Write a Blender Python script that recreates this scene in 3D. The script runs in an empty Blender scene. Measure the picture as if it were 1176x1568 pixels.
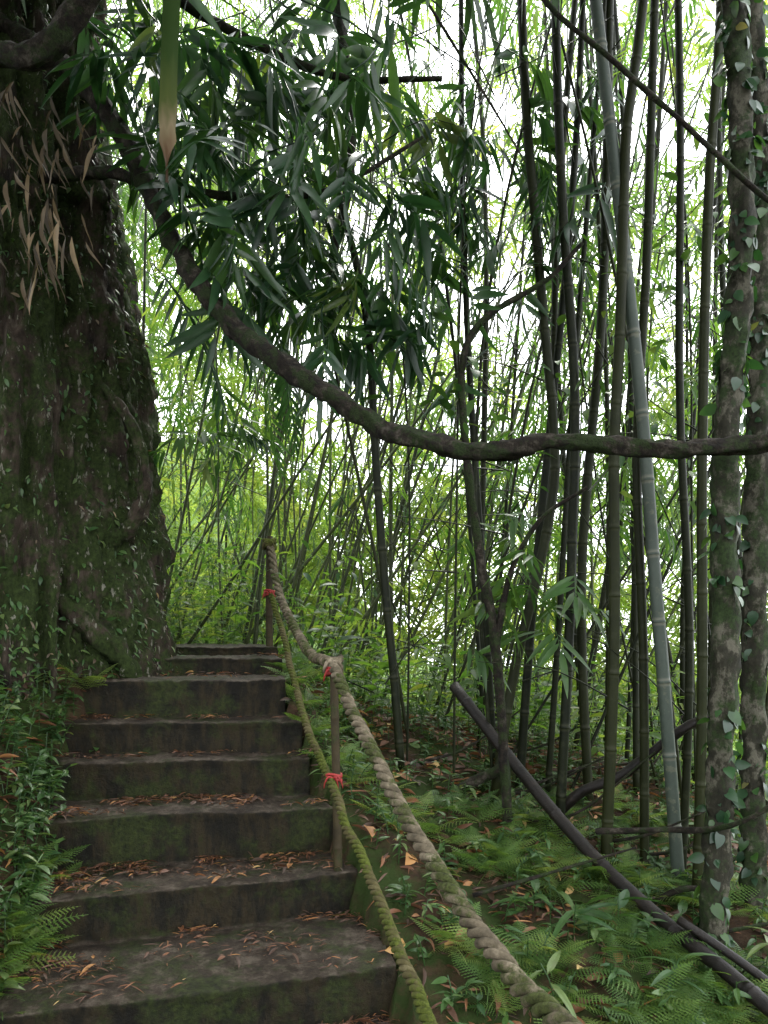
import bpy, math, random
import numpy as np
from mathutils import Vector, noise

rng = np.random.default_rng(7)
random.seed(7)
scene = bpy.context.scene
coll = scene.collection

# ------------------------------------------------------------------ mesh helpers
class MB:
    def __init__(self):
        self.v=[]; self.q=[]; self.t=[]; self.qr=[]; self.tr=[]; self.qm=[]; self.tm=[]; self.n=0; self.va=[]
    def add(self, V, Q=None, T=None, rq=None, rt=None, mq=0, mt=0, va=None):
        V=np.asarray(V,float).reshape(-1,3)
        self.v.append(V)
        self.va.append(np.zeros(len(V)) if va is None else np.asarray(va,float))
        if Q is not None and len(Q):
            Q=np.asarray(Q,int); self.q.append(Q+self.n)
            self.qr.append(np.broadcast_to(0.5 if rq is None else rq,(len(Q),)).astype(float))
            self.qm.append(np.broadcast_to(mq,(len(Q),)).astype(int))
        if T is not None and len(T):
            T=np.asarray(T,int); self.t.append(T+self.n)
            self.tr.append(np.broadcast_to(0.5 if rt is None else rt,(len(T),)).astype(float))
            self.tm.append(np.broadcast_to(mt,(len(T),)).astype(int))
        self.n+=len(V)
    def build(self, name, mats, smooth=True, parent=None):
        V=np.concatenate(self.v); VA=np.concatenate(self.va)
        q=np.concatenate(self.q) if self.q else np.zeros((0,4),int)
        t=np.concatenate(self.t) if self.t else np.zeros((0,3),int)
        r=np.concatenate(self.qr+self.tr); m=np.concatenate(self.qm+self.tm)
        me=bpy.data.meshes.new(name)
        me.vertices.add(len(V)); me.vertices.foreach_set('co',V.astype(np.float32).ravel())
        loops=np.concatenate([q.ravel(),t.ravel()]).astype(np.int32)
        me.loops.add(len(loops)); me.loops.foreach_set('vertex_index',loops)
        tot=np.concatenate([np.full(len(q),4),np.full(len(t),3)]).astype(np.int32)
        st=np.concatenate([[0],np.cumsum(tot)[:-1]]).astype(np.int32)
        me.polygons.add(len(tot)); me.polygons.foreach_set('loop_start',st)
        me.polygons.foreach_set('material_index',m.astype(np.int32))
        me.polygons.foreach_set('use_smooth',np.full(len(tot),smooth))
        a=me.attributes.new('rnd','FLOAT','FACE'); a.data.foreach_set('value',r.astype(np.float32))
        a=me.attributes.new('va','FLOAT','POINT'); a.data.foreach_set('value',VA.astype(np.float32))
        for mt in mats: me.materials.append(mt)
        me.update(calc_edges=True)
        ob=bpy.data.objects.new(name,me); coll.objects.link(ob)
        if parent: ob.parent=parent
        return ob

def nrm(a): return a/np.maximum(np.linalg.norm(a,axis=-1,keepdims=True),1e-9)

def frames(D,N):
    """columns: x=side, y=direction, z=normal"""
    D=nrm(D); S=nrm(np.cross(D,N)); Z=np.cross(S,D)
    return np.stack([S,D,Z],axis=-1)

def inst(mb, tpl, P, R, S, rnd=None, mat=0):
    V,Q,T=tpl
    P=np.asarray(P,float); n=len(P)
    if n==0: return
    S=np.broadcast_to(np.asarray(S,float),(n,))
    W=np.einsum('nij,vj->nvi',R,V)*S[:,None,None]+P[:,None,:]
    k=len(V); off=(np.arange(n)*k)[:,None,None]
    if rnd is None: rnd=rng.random(n)
    q=(Q[None]+off).reshape(-1,4) if len(Q) else None
    t=(T[None]+off).reshape(-1,3) if len(T) else None
    mb.add(W.reshape(-1,3),q,t,
           np.repeat(rnd,len(Q)) if len(Q) else None, np.repeat(rnd,len(T)) if len(T) else None, mat, mat)

def catmull(P,n):
    P=np.asarray(P,float)
    P=np.vstack([2*P[0]-P[1],P,2*P[-1]-P[-2]])
    out=[]; segs=len(P)-3
    for t in np.linspace(0,segs-1e-6,n):
        i=int(t); u=t-i; a,b,c,d=P[i:i+4]
        out.append(0.5*((2*b)+(-a+c)*u+(2*a-5*b+4*c-d)*u*u+(-a+3*b-3*c+d)*u**3))
    return np.array(out)

def tube(mb,P,r,sides=8,rnd=.5,va=None,mat=0,cap=True,rough=0.0):
    P=np.asarray(P,float); n=len(P)
    r=np.broadcast_to(np.asarray(r,float),(n,))
    T=nrm(np.gradient(P,axis=0))
    up=np.array([0,1.,0]) if abs(T[0][1])<.9 else np.array([1.,0,0])
    N=nrm(np.cross(T,np.broadcast_to(up,T.shape)))
    for i in range(1,n):
        v=N[i-1]-T[i]*np.dot(N[i-1],T[i]); N[i]=v/max(np.linalg.norm(v),1e-9)
    B=np.cross(T,N)
    a=np.linspace(0,2*np.pi,sides,endpoint=False)
    rr=r[:,None]*np.ones((1,sides))
    if rough>0:
        for i in range(n):
            for j in range(sides):
                d=np.array([math.cos(a[j]),math.sin(a[j])])
                q_=Vector((d[0]*1.5+P[i,0]*9,d[1]*1.5+P[i,1]*9,P[i,2]*9))
                rr[i,j]*=1+rough*noise.noise(q_)+rough*.5*noise.noise(q_*3)
    V=P[:,None,:]+rr[...,None]*(np.cos(a)[None,:,None]*N[:,None,:]+np.sin(a)[None,:,None]*B[:,None,:])
    idx=np.arange(n*sides).reshape(n,sides)
    q=np.stack([idx[:-1],np.roll(idx[:-1],-1,1),np.roll(idx[1:],-1,1),idx[1:]],-1).reshape(-1,4)
    V=V.reshape(-1,3)
    vv=np.zeros(n) if va is None else va
    vv=np.repeat(vv,sides)
    tri=None
    if cap:
        V=np.vstack([V,P[0],P[-1]]); vv=np.append(vv,[vv[0],vv[-1]])
        c0=n*sides; c1=c0+1
        tri=[[c0,(j+1)%sides,j] for j in range(sides)]+[[c1,(n-1)*sides+j,(n-1)*sides+(j+1)%sides] for j in range(sides)]
    mb.add(V,q,tri,rnd,rnd,mat,mat,vv)

# ------------------------------------------------------------------ materials
def newmat(name):
    m=bpy.data.materials.new(name); m.use_nodes=True
    nt=m.node_tree; nt.nodes.clear()
    return m,nt
def N(nt,t,**kw):
    n=nt.nodes.new(t)
    for k,v in kw.items(): setattr(n,k,v)
    return n
def ramp(nt,stops):
    r=N(nt,'ShaderNodeValToRGB'); cr=r.color_ramp
    while len(cr.elements)<len(stops): cr.elements.new(.5)
    for e,(p,c) in zip(cr.elements,stops): e.position=p; e.color=(*c,1)
    return r
def noi(nt,scale,detail=6,rough=.6,coord=None,dist=0):
    n=N(nt,'ShaderNodeTexNoise'); n.inputs['Scale'].default_value=scale
    n.inputs['Detail'].default_value=detail; n.inputs['Roughness'].default_value=rough
    n.inputs['Distortion'].default_value=dist
    if coord is not None: nt.links.new(coord,n.inputs['Vector'])
    return n

def leafmat(name,stops,trans=.45,tcol=2.2,rough=.4,spec=.5,tb=.5):
    m,nt=newmat(name); L=nt.links
    at=N(nt,'ShaderNodeAttribute',attribute_name='rnd')
    r=ramp(nt,stops); L.new(at.outputs['Fac'],r.inputs[0])
    p=N(nt,'ShaderNodeBsdfPrincipled'); p.inputs['Roughness'].default_value=rough
    p.inputs['Specular IOR Level'].default_value=spec
    g=N(nt,'ShaderNodeNewGeometry'); no=noi(nt,14,2,.6,g.outputs['Position'])
    mr=N(nt,'ShaderNodeMapRange'); L.new(no.outputs[0],mr.inputs[0]); mr.inputs[3].default_value=.55; mr.inputs[4].default_value=1.45
    mul=N(nt,'ShaderNodeVectorMath',operation='SCALE'); L.new(r.outputs[0],mul.inputs[0]); L.new(mr.outputs[0],mul.inputs['Scale'])
    L.new(mul.outputs[0],p.inputs['Base Color'])
    t=N(nt,'ShaderNodeBsdfTranslucent')
    mt=N(nt,'ShaderNodeVectorMath',operation='MULTIPLY'); L.new(mul.outputs[0],mt.inputs[0]); mt.inputs[1].default_value=(tcol*1.2,tcol*1.12,tcol*tb)
    L.new(mt.outputs[0],t.inputs['Color'])
    mx=N(nt,'ShaderNodeMixShader'); mx.inputs[0].default_value=trans
    L.new(p.outputs[0],mx.inputs[1]); L.new(t.outputs[0],mx.inputs[2])
    o=N(nt,'ShaderNodeOutputMaterial'); L.new(mx.outputs[0],o.inputs[0])
    return m

def surfmat(name,stops,scale=8,rough=.8,bump=.4,bscale=30,moss=None,mossamt=.5,stretch=(1,1,1),spec=.3,dist=0,bdist=.01,fleck=None):
    m,nt=newmat(name); L=nt.links
    tc=N(nt,'ShaderNodeTexCoord'); mp=N(nt,'ShaderNodeMapping'); mp.inputs['Scale'].default_value=stretch
    L.new(tc.outputs['Object'],mp.inputs[0])
    n1=noi(nt,scale,10,.72,mp.outputs[0],dist); r=ramp(nt,stops); L.new(n1.outputs[0],r.inputs[0])
    col=r.outputs[0]
    if moss:
        n2=noi(nt,scale*.45,8,.75,tc.outputs['Object']); mr=ramp(nt,[(max(0,.62-mossamt*.3),(0,0,0)),(.70-mossamt*.3,(1,1,1))])
        L.new(n2.outputs[0],mr.inputs[0])
        n5=noi(nt,scale*6,6,.7,tc.outputs['Object']); r5=ramp(nt,[(.35,tuple(c*.45 for c in moss)),(.65,tuple(c*1.6 for c in moss))]); L.new(n5.outputs[0],r5.inputs[0])
        mx=N(nt,'ShaderNodeMixRGB'); L.new(mr.outputs[0],mx.inputs[0]); L.new(col,mx.inputs[1]); L.new(r5.outputs[0],mx.inputs[2])
        col=mx.outputs[0]
    if fleck:
        n6=noi(nt,38,3,.6,mp.outputs[0]); r6=ramp(nt,[(.635,(0,0,0)),(.665,(1,1,1))]); L.new(n6.outputs[0],r6.inputs[0])
        mx=N(nt,'ShaderNodeMixRGB'); L.new(r6.outputs[0],mx.inputs[0]); L.new(col,mx.inputs[1]); mx.inputs[2].default_value=(*fleck,1)
        col=mx.outputs[0]
    p=N(nt,'ShaderNodeBsdfPrincipled'); L.new(col,p.inputs['Base Color'])
    p.inputs['Roughness'].default_value=rough; p.inputs['Specular IOR Level'].default_value=spec
    nb=noi(nt,bscale,8,.7,mp.outputs[0]); b=N(nt,'ShaderNodeBump'); b.inputs['Strength'].default_value=bump; b.inputs['Distance'].default_value=bdist
    L.new(nb.outputs[0],b.inputs['Height']); L.new(b.outputs[0],p.inputs['Normal'])
    o=N(nt,'ShaderNodeOutputMaterial'); L.new(p.outputs[0],o.inputs[0])
    return m

def culmmat(name,c1,c2,ringc,spec=.5,ringamt=.6,lich=.6):
    m,nt=newmat(name); L=nt.links
    tc=N(nt,'ShaderNodeTexCoord'); at=N(nt,'ShaderNodeAttribute',attribute_name='rnd')
    n1=noi(nt,9,8,.7,tc.outputs['Object'])
    ad=N(nt,'ShaderNodeMath',operation='MULTIPLY_ADD'); L.new(at.outputs['Fac'],ad.inputs[0]); ad.inputs[1].default_value=.5
    sub=N(nt,'ShaderNodeMath',operation='SUBTRACT'); L.new(n1.outputs[0],sub.inputs[0]); sub.inputs[1].default_value=.25
    L.new(sub.outputs[0],ad.inputs[2])
    r=ramp(nt,[(.15,c1),(.75,c2)]); L.new(ad.outputs[0],r.inputs[0])
    av=N(nt,'ShaderNodeAttribute',attribute_name='va')
    r2=ramp(nt,[(.0,(0,0,0)),(.5,(0,0,0)),(1,(ringamt,ringamt,ringamt))]); L.new(av.outputs['Fac'],r2.inputs[0])
    mx=N(nt,'ShaderNodeMixRGB'); L.new(r2.outputs[0],mx.inputs[0]); L.new(r.outputs[0],mx.inputs[1]); mx.inputs[2].default_value=(*ringc,1)
    n3=noi(nt,22,4,.6,tc.outputs['Object']); r3=ramp(nt,[(.58,(0,0,0)),(.65,(lich,lich,lich))]); L.new(n3.outputs[0],r3.inputs[0])
    mx2=N(nt,'ShaderNodeMixRGB'); L.new(r3.outputs[0],mx2.inputs[0]); L.new(mx.outputs[0],mx2.inputs[1]); mx2.inputs[2].default_value=(ringc[0]*.8,ringc[1]*.85,ringc[2]*.75,1)
    p=N(nt,'ShaderNodeBsdfPrincipled'); L.new(mx2.outputs[0],p.inputs['Base Color']); p.inputs['Roughness'].default_value=.5
    p.inputs['Specular IOR Level'].default_value=spec
    b=N(nt,'ShaderNodeBump'); b.inputs['Strength'].default_value=.3; b.inputs['Distance'].default_value=.004
    nb=noi(nt,60,5,.7,tc.outputs['Object']); L.new(nb.outputs[0],b.inputs['Height']); L.new(b.outputs[0],p.inputs['Normal'])
    o=N(nt,'ShaderNodeOutputMaterial'); L.new(p.outputs[0],o.inputs[0])
    return m

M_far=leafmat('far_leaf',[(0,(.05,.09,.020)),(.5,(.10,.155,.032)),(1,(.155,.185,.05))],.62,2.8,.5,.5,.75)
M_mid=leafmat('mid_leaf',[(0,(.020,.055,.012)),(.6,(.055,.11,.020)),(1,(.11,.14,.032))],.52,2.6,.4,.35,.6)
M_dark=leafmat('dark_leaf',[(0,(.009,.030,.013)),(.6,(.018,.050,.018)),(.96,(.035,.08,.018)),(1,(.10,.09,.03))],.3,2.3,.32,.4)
M_shade_canopy=leafmat('shade_canopy_leaf',[(0,(.012,.035,.012)),(1,(.03,.07,.02))],.25,2,.5)
M_fern=leafmat('fern_leaf',[(0,(.04,.085,.020)),(.6,(.08,.145,.032)),(1,(.14,.19,.05))],.35,2,.5,.3)
M_herb=leafmat('herb_leaf',[(0,(.020,.055,.016)),(.7,(.045,.095,.024)),(1,(.10,.14,.045))],.3,2,.4,.35)
M_pale=leafmat('pale_leaf',[(0,(.10,.17,.07)),(1,(.17,.24,.12))],.3,1.6,.45,.35)
M_dead=leafmat('dead_leaf',[(0,(.035,.018,.010)),(.4,(.09,.037,.018)),(.8,(.17,.068,.025)),(.95,(.29,.14,.04)),(1,(.42,.30,.12))],.12,1.5,.6)
M_straw=leafmat('straw_leaf',[(0,(.04,.03,.018)),(.7,(.12,.085,.05)),(1,(.26,.19,.12))],.2,1.5,.6)
M_culm_dark=culmmat('culm_dark',(.003,.005,.0016),(.013,.016,.004),(.032,.034,.018),.12,.5,.45)
M_culm_mid=culmmat('culm_mid',(.009,.015,.003),(.042,.055,.014),(.07,.075,.04),.2,.5,.5)
M_culm_blue=culmmat('culm_grey',(.018,.027,.020),(.048,.062,.048),(.12,.12,.09),.25,.8)
M_bark=surfmat('bark',[(.34,(.005,.004,.003)),(.46,(.024,.018,.013)),(.57,(.056,.042,.031)),(.70,(.13,.118,.095))],8,.9,1,30,(.020,.031,.008),.62,(1,1,.4),.15,.3,.03,(.15,.145,.115))
M_bark2=surfmat('bark_dark',[(.36,(.004,.0035,.003)),(.52,(.017,.013,.009)),(.66,(.068,.06,.046))],22,.85,1,70,(.014,.023,.006),.45,(1,1,1),.18,0,.014)
M_mottle=surfmat('bark_mottled',[(.35,(.007,.007,.004)),(.5,(.019,.018,.011)),(.57,(.075,.07,.052)),(.7,(.03,.028,.018))],11,.85,.7,40,(.013,.023,.006),.5,(1,1,.7),.2)
M_rope=surfmat('rope_fibre',[(.32,(.03,.025,.016)),(.52,(.11,.09,.06)),(.72,(.27,.225,.165))],14,.9,.8,220,(.035,.042,.012),.47,(1,1,1),.15,0,.004)
M_rope2=surfmat('rope_mossy',[(.3,(.025,.022,.010)),(.55,(.07,.06,.025)),(.75,(.14,.12,.065))],14,.9,.8,180,(.050,.062,.010),.55,(1,1,1),.15,0,.004)
M_red=surfmat('red_ribbon',[(.3,(.16,.012,.012)),(.7,(.32,.035,.03))],30,.6,.2,60)
M_post=surfmat('post_bamboo',[(.3,(.014,.010,.005)),(.7,(.045,.034,.014))],12,.7,.4,60,(.02,.025,.006),.4,(1,1,1),.2)
M_pole=surfmat('dead_pole',[(.3,(.003,.0028,.0024)),(.6,(.011,.008,.006)),(.8,(.04,.026,.016))],12,.5,.5,60,None,.3,(1,1,1),.25)

# soil near, green undergrowth further off
M_soil,nt=newmat('forest_floor'); L=nt.links
tc=N(nt,'ShaderNodeTexCoord')
n1=noi(nt,6,10,.7,tc.outputs['Object']); r1=ramp(nt,[(.3,(.010,.006,.004)),(.5,(.034,.020,.011)),(.7,(.08,.048,.028))]); L.new(n1.outputs[0],r1.inputs[0])
n2=noi(nt,2.7,9,.7,tc.outputs['Object']); r2=ramp(nt,[(.44,(0,0,0)),(.54,(1,1,1))]); L.new(n2.outputs[0],r2.inputs[0])
m1=N(nt,'ShaderNodeMixRGB'); L.new(r2.outputs[0],m1.inputs[0]); L.new(r1.outputs[0],m1.inputs[1]); m1.inputs[2].default_value=(.020,.034,.007,1)
n3=noi(nt,1.2,12,.75,tc.outputs['Object']); r3=ramp(nt,[(.35,(.03,.06,.012)),(.55,(.08,.14,.025)),(.7,(.14,.19,.04))]); L.new(n3.outputs[0],r3.inputs[0])
sp=N(nt,'ShaderNodeSeparateXYZ'); L.new(tc.outputs['Object'],sp.inputs[0])
mr=N(nt,'ShaderNodeMapRange'); L.new(sp.outputs[1],mr.inputs[0]); mr.inputs[1].default_value=6.5; mr.inputs[2].default_value=11
m2=N(nt,'ShaderNodeMixRGB'); L.new(mr.outputs[0],m2.inputs[0]); L.new(m1.outputs[0],m2.inputs[1]); L.new(r3.outputs[0],m2.inputs[2])
p=N(nt,'ShaderNodeBsdfPrincipled'); L.new(m2.outputs[0],p.inputs['Base Color']); p.inputs['Roughness'].default_value=.95; p.inputs['Specular IOR Level'].default_value=.15
nb=noi(nt,30,8,.7,tc.outputs['Object']); b=N(nt,'ShaderNodeBump'); b.inputs['Strength'].default_value=.8; b.inputs['Distance'].default_value=.03
L.new(nb.outputs[0],b.inputs['Height']); L.new(b.outputs[0],p.inputs['Normal'])
o=N(nt,'ShaderNodeOutputMaterial'); L.new(p.outputs[0],o.inputs[0])

# steps: dark damp concrete, moss and algae on risers, litter-stained treads
M_step,nt=newmat('damp_concrete'); L=nt.links
tc=N(nt,'ShaderNodeTexCoord'); ge=N(nt,'ShaderNodeNewGeometry')
sx=N(nt,'ShaderNodeSeparateXYZ'); L.new(ge.outputs['Normal'],sx.inputs[0])
mp=N(nt,'ShaderNodeMapping'); mp.inputs['Scale'].default_value=(1,1,.3); L.new(tc.outputs['Object'],mp.inputs[0])
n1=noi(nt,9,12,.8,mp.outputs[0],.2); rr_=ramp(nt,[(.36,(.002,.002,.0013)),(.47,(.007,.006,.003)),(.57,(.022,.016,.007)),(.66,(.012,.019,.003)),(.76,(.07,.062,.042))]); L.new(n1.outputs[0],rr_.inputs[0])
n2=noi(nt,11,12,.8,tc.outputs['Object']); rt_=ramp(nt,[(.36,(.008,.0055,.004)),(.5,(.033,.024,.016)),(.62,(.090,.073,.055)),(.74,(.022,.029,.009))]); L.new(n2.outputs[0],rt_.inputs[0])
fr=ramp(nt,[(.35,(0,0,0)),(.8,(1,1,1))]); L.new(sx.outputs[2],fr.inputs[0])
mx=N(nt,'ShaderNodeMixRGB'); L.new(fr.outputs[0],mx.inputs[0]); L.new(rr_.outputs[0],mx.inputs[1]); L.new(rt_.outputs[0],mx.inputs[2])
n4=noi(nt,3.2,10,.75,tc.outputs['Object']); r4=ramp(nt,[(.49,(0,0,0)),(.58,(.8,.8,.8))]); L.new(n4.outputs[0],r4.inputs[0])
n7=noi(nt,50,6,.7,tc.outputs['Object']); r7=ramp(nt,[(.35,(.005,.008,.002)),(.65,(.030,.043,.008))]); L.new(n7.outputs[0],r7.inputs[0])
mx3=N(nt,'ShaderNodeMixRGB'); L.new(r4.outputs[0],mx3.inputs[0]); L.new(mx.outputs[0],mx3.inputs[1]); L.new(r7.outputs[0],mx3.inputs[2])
p=N(nt,'ShaderNodeBsdfPrincipled'); L.new(mx3.outputs[0],p.inputs['Base Color']); p.inputs['Roughness'].default_value=.7; p.inputs['Specular IOR Level'].default_value=.2
b=N(nt,'ShaderNodeBump'); b.inputs['Strength'].default_value=1; b.inputs['Distance'].default_value=.015
nb=noi(nt,50,10,.75,tc.outputs['Object']); L.new(nb.outputs[0],b.inputs['Height']); L.new(b.outputs[0],p.inputs['Normal'])
o=N(nt,'ShaderNodeOutputMaterial'); L.new(p.outputs[0],o.inputs[0])

# ------------------------------------------------------------------ terrain (z = 0 is eye level)
SY=[-3,1.5,1.95,2.4,2.6,3.1,3.42,3.72,3.9,4.1,4.5,4.87,8,20,60]
SZ=[-1.62,-1.62,-1.5,-1.33,-1.17,-.99,-.77,-.584,-.42,-.214,-.107,-.045,.05,.3,.5]
RY=[-3,1,1.9,2.45,2.77,3.30,3.57,3.80,3.93,4.12,4.55,4.87,7,20]
RX=[1.0,.55,.3,.12,.04,-.11,-.235,-.35,-.42,-.53,-.60,-.67,-1.2,-4]
LY=[-3,1.95,2.36,2.89,3.28,3.65,3.88,4.08,4.5,4.87,7,20]
LX=[-1.3,-1.25,-1.2,-1.3,-1.38,-1.56,-1.6,-1.55,-1.62,-1.68,-2.2,-5.5]
def sm(t): t=np.clip(t,0,1); return t*t*(3-2*t)
def G(X,Y):
    X=np.asarray(X,float); Y=np.asarray(Y,float)
    s=np.interp(Y,SY,SZ); xr=np.interp(Y,RY,RX); xl=np.interp(Y,LY,LX)
    base=-.97+.27*(np.clip(Y,0,5)-3.3)-.2*(np.clip(X,-2,14)+.1)-.3*np.clip(X-1.8,0,10)-.12*np.clip(Y-6,0,6)
    e=s-.1
    right=e+(np.minimum(base,e)-e)*sm((X-xr)/.4)
    h=np.interp(Y,[0,2,3.3,4.3,6,10],[.9,.8,.75,.3,.5,.8]); d=np.clip(xl-X,0,50)
    left=s-.1+h*(1-np.exp(-d/.3))+.12*np.clip(d,0,8)
    z=np.where(X>xr,right,np.where(X<xl,left,s-.3))
    z=z+sm((Y-10)/25)*7*sm((3-X)/9)
    outside=np.clip(np.maximum(X-xr,xl-X)/.15,0,1)
    z=z+outside*(.03*np.sin(X*5.1+Y*3.3)*np.cos(Y*4.7-X*2)+.018*np.sin(X*13+1)*np.sin(Y*11+X*4)+.01*np.sin(X*29+Y*7)*np.sin(Y*31))
    return z
xs=np.concatenate([-np.geomspace(150,4.2,28),np.arange(-4,6,.05),np.geomspace(6.1,150,28)])
ys=np.concatenate([-np.geomspace(120,2.1,14),np.arange(-2,9,.05),np.geomspace(9.2,200,34)])
GX,GY=np.meshgrid(xs,ys); GZ=G(GX,GY)
mb=MB(); idx=np.arange(GX.size).reshape(GX.shape)
mb.add(np.stack([GX,GY,GZ],-1),np.stack([idx[:-1,:-1],idx[:-1,1:],idx[1:,1:],idx[1:,:-1]],-1).reshape(-1,4))
mb.build('ground',[M_soil])

# ------------------------------------------------------------------ steps
steps=[ # z, left(x,y), right(x,y)
 (-1.62,(-1.5,.2),(.75,.35)),
 (-1.50,(-1.4,1.55),(.32,2.0)),
 (-1.36,(-1.4,1.95),(.13,2.45)),
 (-1.17,(-1.4,2.33),(.04,2.77)),
 (-.99,(-1.45,2.87),(-.11,3.30)),
 (-.77,(-1.5,3.26),(-.235,3.57)),
 (-.584,(-1.65,3.64),(-.36,3.80)),
 (-.42,(-1.75,3.88),(-.42,3.93)),
 (-.214,(-1.75,4.07),(-.53,4.12)),
 (-.107,(-1.8,4.48),(-.60,4.55)),
 (-.045,(-1.85,4.86),(-.67,4.88)),
]
NC=170; prof=[]
us=np.linspace(0,1,NC)
for i,(z,l,r) in enumerate(steps):
    zp=steps[i-1][0] if i else z-.4
    lx=l[0]+(r[0]-l[0])*us; ly=l[1]+(r[1]-l[1])*us
    for t in np.linspace(0,1,9)[:-1]:
        zz=zp+(z-.012-zp)*t; prof.append((lx,ly+.012,np.full(NC,zz)))
    prof.append((lx,ly+.003,np.full(NC,z-.010))); prof.append((lx,ly+.005,np.full(NC,z-.003))); prof.append((lx,ly+.015,np.full(NC,z)))
    if i<len(steps)-1: nz,nl,nr=steps[i+1]
    else: nl,nr=(-2.6,7.5),(-1.3,7.5)
    nx=nl[0]+(nr[0]-nl[0])*us; ny=nl[1]+(nr[1]-nl[1])*us
    for t in np.linspace(.06,1,12)[:-1]:
        prof.append((lx+(nx-lx)*t,ly+.015+(ny-ly-.015)*t,np.full(NC,z+.012*t)))
A=np.array([np.stack(p_,-1) for p_ in prof])
for i in range(A.shape[0]):
    for j in range(NC):
        v=Vector(A[i,j])
        n_=noise.noise_vector(v*2.5)*.012+noise.noise_vector(v*18)*.006+noise.noise_vector(v*50)*.005
        A[i,j]+=np.array(n_)
rows=A.shape[0]; idx=np.arange(rows*NC).reshape(rows,NC)
mb=MB(); mb.add(A,np.stack([idx[:-1,:-1],idx[:-1,1:],idx[1:,1:],idx[1:,:-1]],-1).reshape(-1,4))
for side in (0,NC-1):
    top=A[:,side]; bot=top.copy(); bot[:,2]-=.55
    k=6; G_=np.array([top+(bot-top)*t for t in np.linspace(0,1,k)]).transpose(1,0,2)
    idx=np.arange(rows*k).reshape(rows,k)
    q=np.stack([idx[:-1,:-1],idx[1:,:-1],idx[1:,1:],idx[:-1,1:]],-1).reshape(-1,4)
    mb.add(G_,q if side else q[:,::-1])
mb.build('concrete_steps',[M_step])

# ------------------------------------------------------------------ leaf templates (unit length along +Y)
def leaf(w=.08,droop=.15,ts=(0,.3,.7,1),ws=(.05,1,.75,0)):
    V=[];Q=[];T=[]
    for t,k in zip(ts,ws):
        z=-droop*t*t
        if t==ts[-1]: V.append((0,t,z))
        else: V+=[(-w*k,t,z),(w*k,t,z)]
    n=len(ts)
    for i in range(n-2): Q.append((2*i,2*i+1,2*i+3,2*i+2))
    T.append((2*(n-2),2*(n-2)+1,2*(n-1)))
    return np.array(V,float),np.array(Q,int).reshape(-1,4),np.array(T,int).reshape(-1,3)
def leaf3(w=.08,droop=.2,fold=.3,n=7,shape=.8,tw=0):
    V=[];Q=[]
    for i in range(n):
        t=i/(n-1); k=math.sin(math.pi*t**shape)**.8 if 0<t<1 else .02
        z=-droop*t*t; a=tw*t
        for sgn in (-1,0,1):
            x=sgn*w*k; zz=abs(sgn)*w*k*fold
            V.append((x*math.cos(a)-zz*math.sin(a)+.02*math.sin(5*t)*tw, t-.1*droop*t*t, z+x*math.sin(a)+zz))
    for i in range(n-1):
        for j in (0,1): Q.append((3*i+j,3*i+j+1,3*i+j+4,3*i+j+3))
    return np.array(V,float),np.array(Q,int),np.zeros((0,3),int)
def diamond(w=.1):
    return np.array([(0,0,0),(w,.4,.02),(0,1,-.1),(-w,.4,.02)],float),np.array([[0,1,2,3]]),np.zeros((0,3),int)
def combine(parts):
    V=[];Q=[];T=[];n=0
    for v,q,t in parts:
        V.append(v);Q.append(q+n if len(q) else np.zeros((0,4),int));T.append(t+n if len(t) else np.zeros((0,3),int));n+=len(v)
    return np.concatenate(V),np.concatenate(Q),np.concatenate(T)
def xf(tpl,P,D,Nn,s):
    R=frames(np.array([D],float),np.array([Nn],float))[0]
    return (tpl[0]@R.T)*s+np.array(P),tpl[1],tpl[2]
def sprig(lf,n=8,L=.5,ll=(.3,.45),spread=1.0,droop=.5):
    parts=[]
    for i in range(n):
        t=(i+.5)/n*1.0; a=(-1)**i*spread*random.uniform(.5,1.1)
        if i==n-1: a=0
        D=Vector((math.sin(a),math.cos(a),-droop*random.uniform(.3,1.3)))
        Nn=Vector((random.uniform(-.5,.5),random.uniform(-.2,.2),1))
        P=(0,t*L,-.25*L*t*t)
        parts.append(xf(lf,P,D,Nn,random.uniform(*ll)))
    parts.append((np.array([(-.006,0,0),(.006,0,0),(.003,L,-.25*L),(-.003,L,-.25*L)]),np.array([[0,1,2,3]]),np.zeros((0,3),int)))
    return combine(parts)
def palm_frond(n=13,ll=.34,lw=.055,droop=.45,hang=.6):
    parts=[]; lf=leaf3(lw,.18,.35,6,.7)
    for i in range(n):
        t=.15+.85*i/(n-1)
        P=(0,t,.12*t-droop*t*t)
        for s_ in (-1,1):
            a=s_*(1.15-.75*t)+random.uniform(-.12,.12)
            D=(math.sin(a),math.cos(a),-hang*random.uniform(.6,1.3)-droop*t)
            parts.append(xf(lf,P,D,(random.uniform(-.3,.3),0,1),ll*(1-.35*abs(t-.55)*2)*random.uniform(.85,1.1)))
    V=[]
    for t in np.linspace(0,1,8): V+=[(-.008,t,.12*t-droop*t*t),(.008,t,.12*t-droop*t*t)]
    parts.append((np.array(V),np.array([[2*i,2*i+1,2*i+3,2*i+2] for i in range(7)]),np.zeros((0,3),int)))
    return combine(parts)
LF_D=diamond(.06); LF_B=leaf(.06,.25); LF_BW=leaf3(.075,.18,.25,6,.7)
SP_far=[sprig(LF_D,9,.6,(.35,.6),1.1,.5) for _ in range(5)]
SP_mid=[sprig(LF_B,9,.6,(.3,.5),1.0,.6) for _ in range(6)]
SP_near=[sprig(LF_BW,7,.40,(.5,.85),1.15,.55) for _ in range(10)]
PF=[palm_frond() for _ in range(4)]

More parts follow.
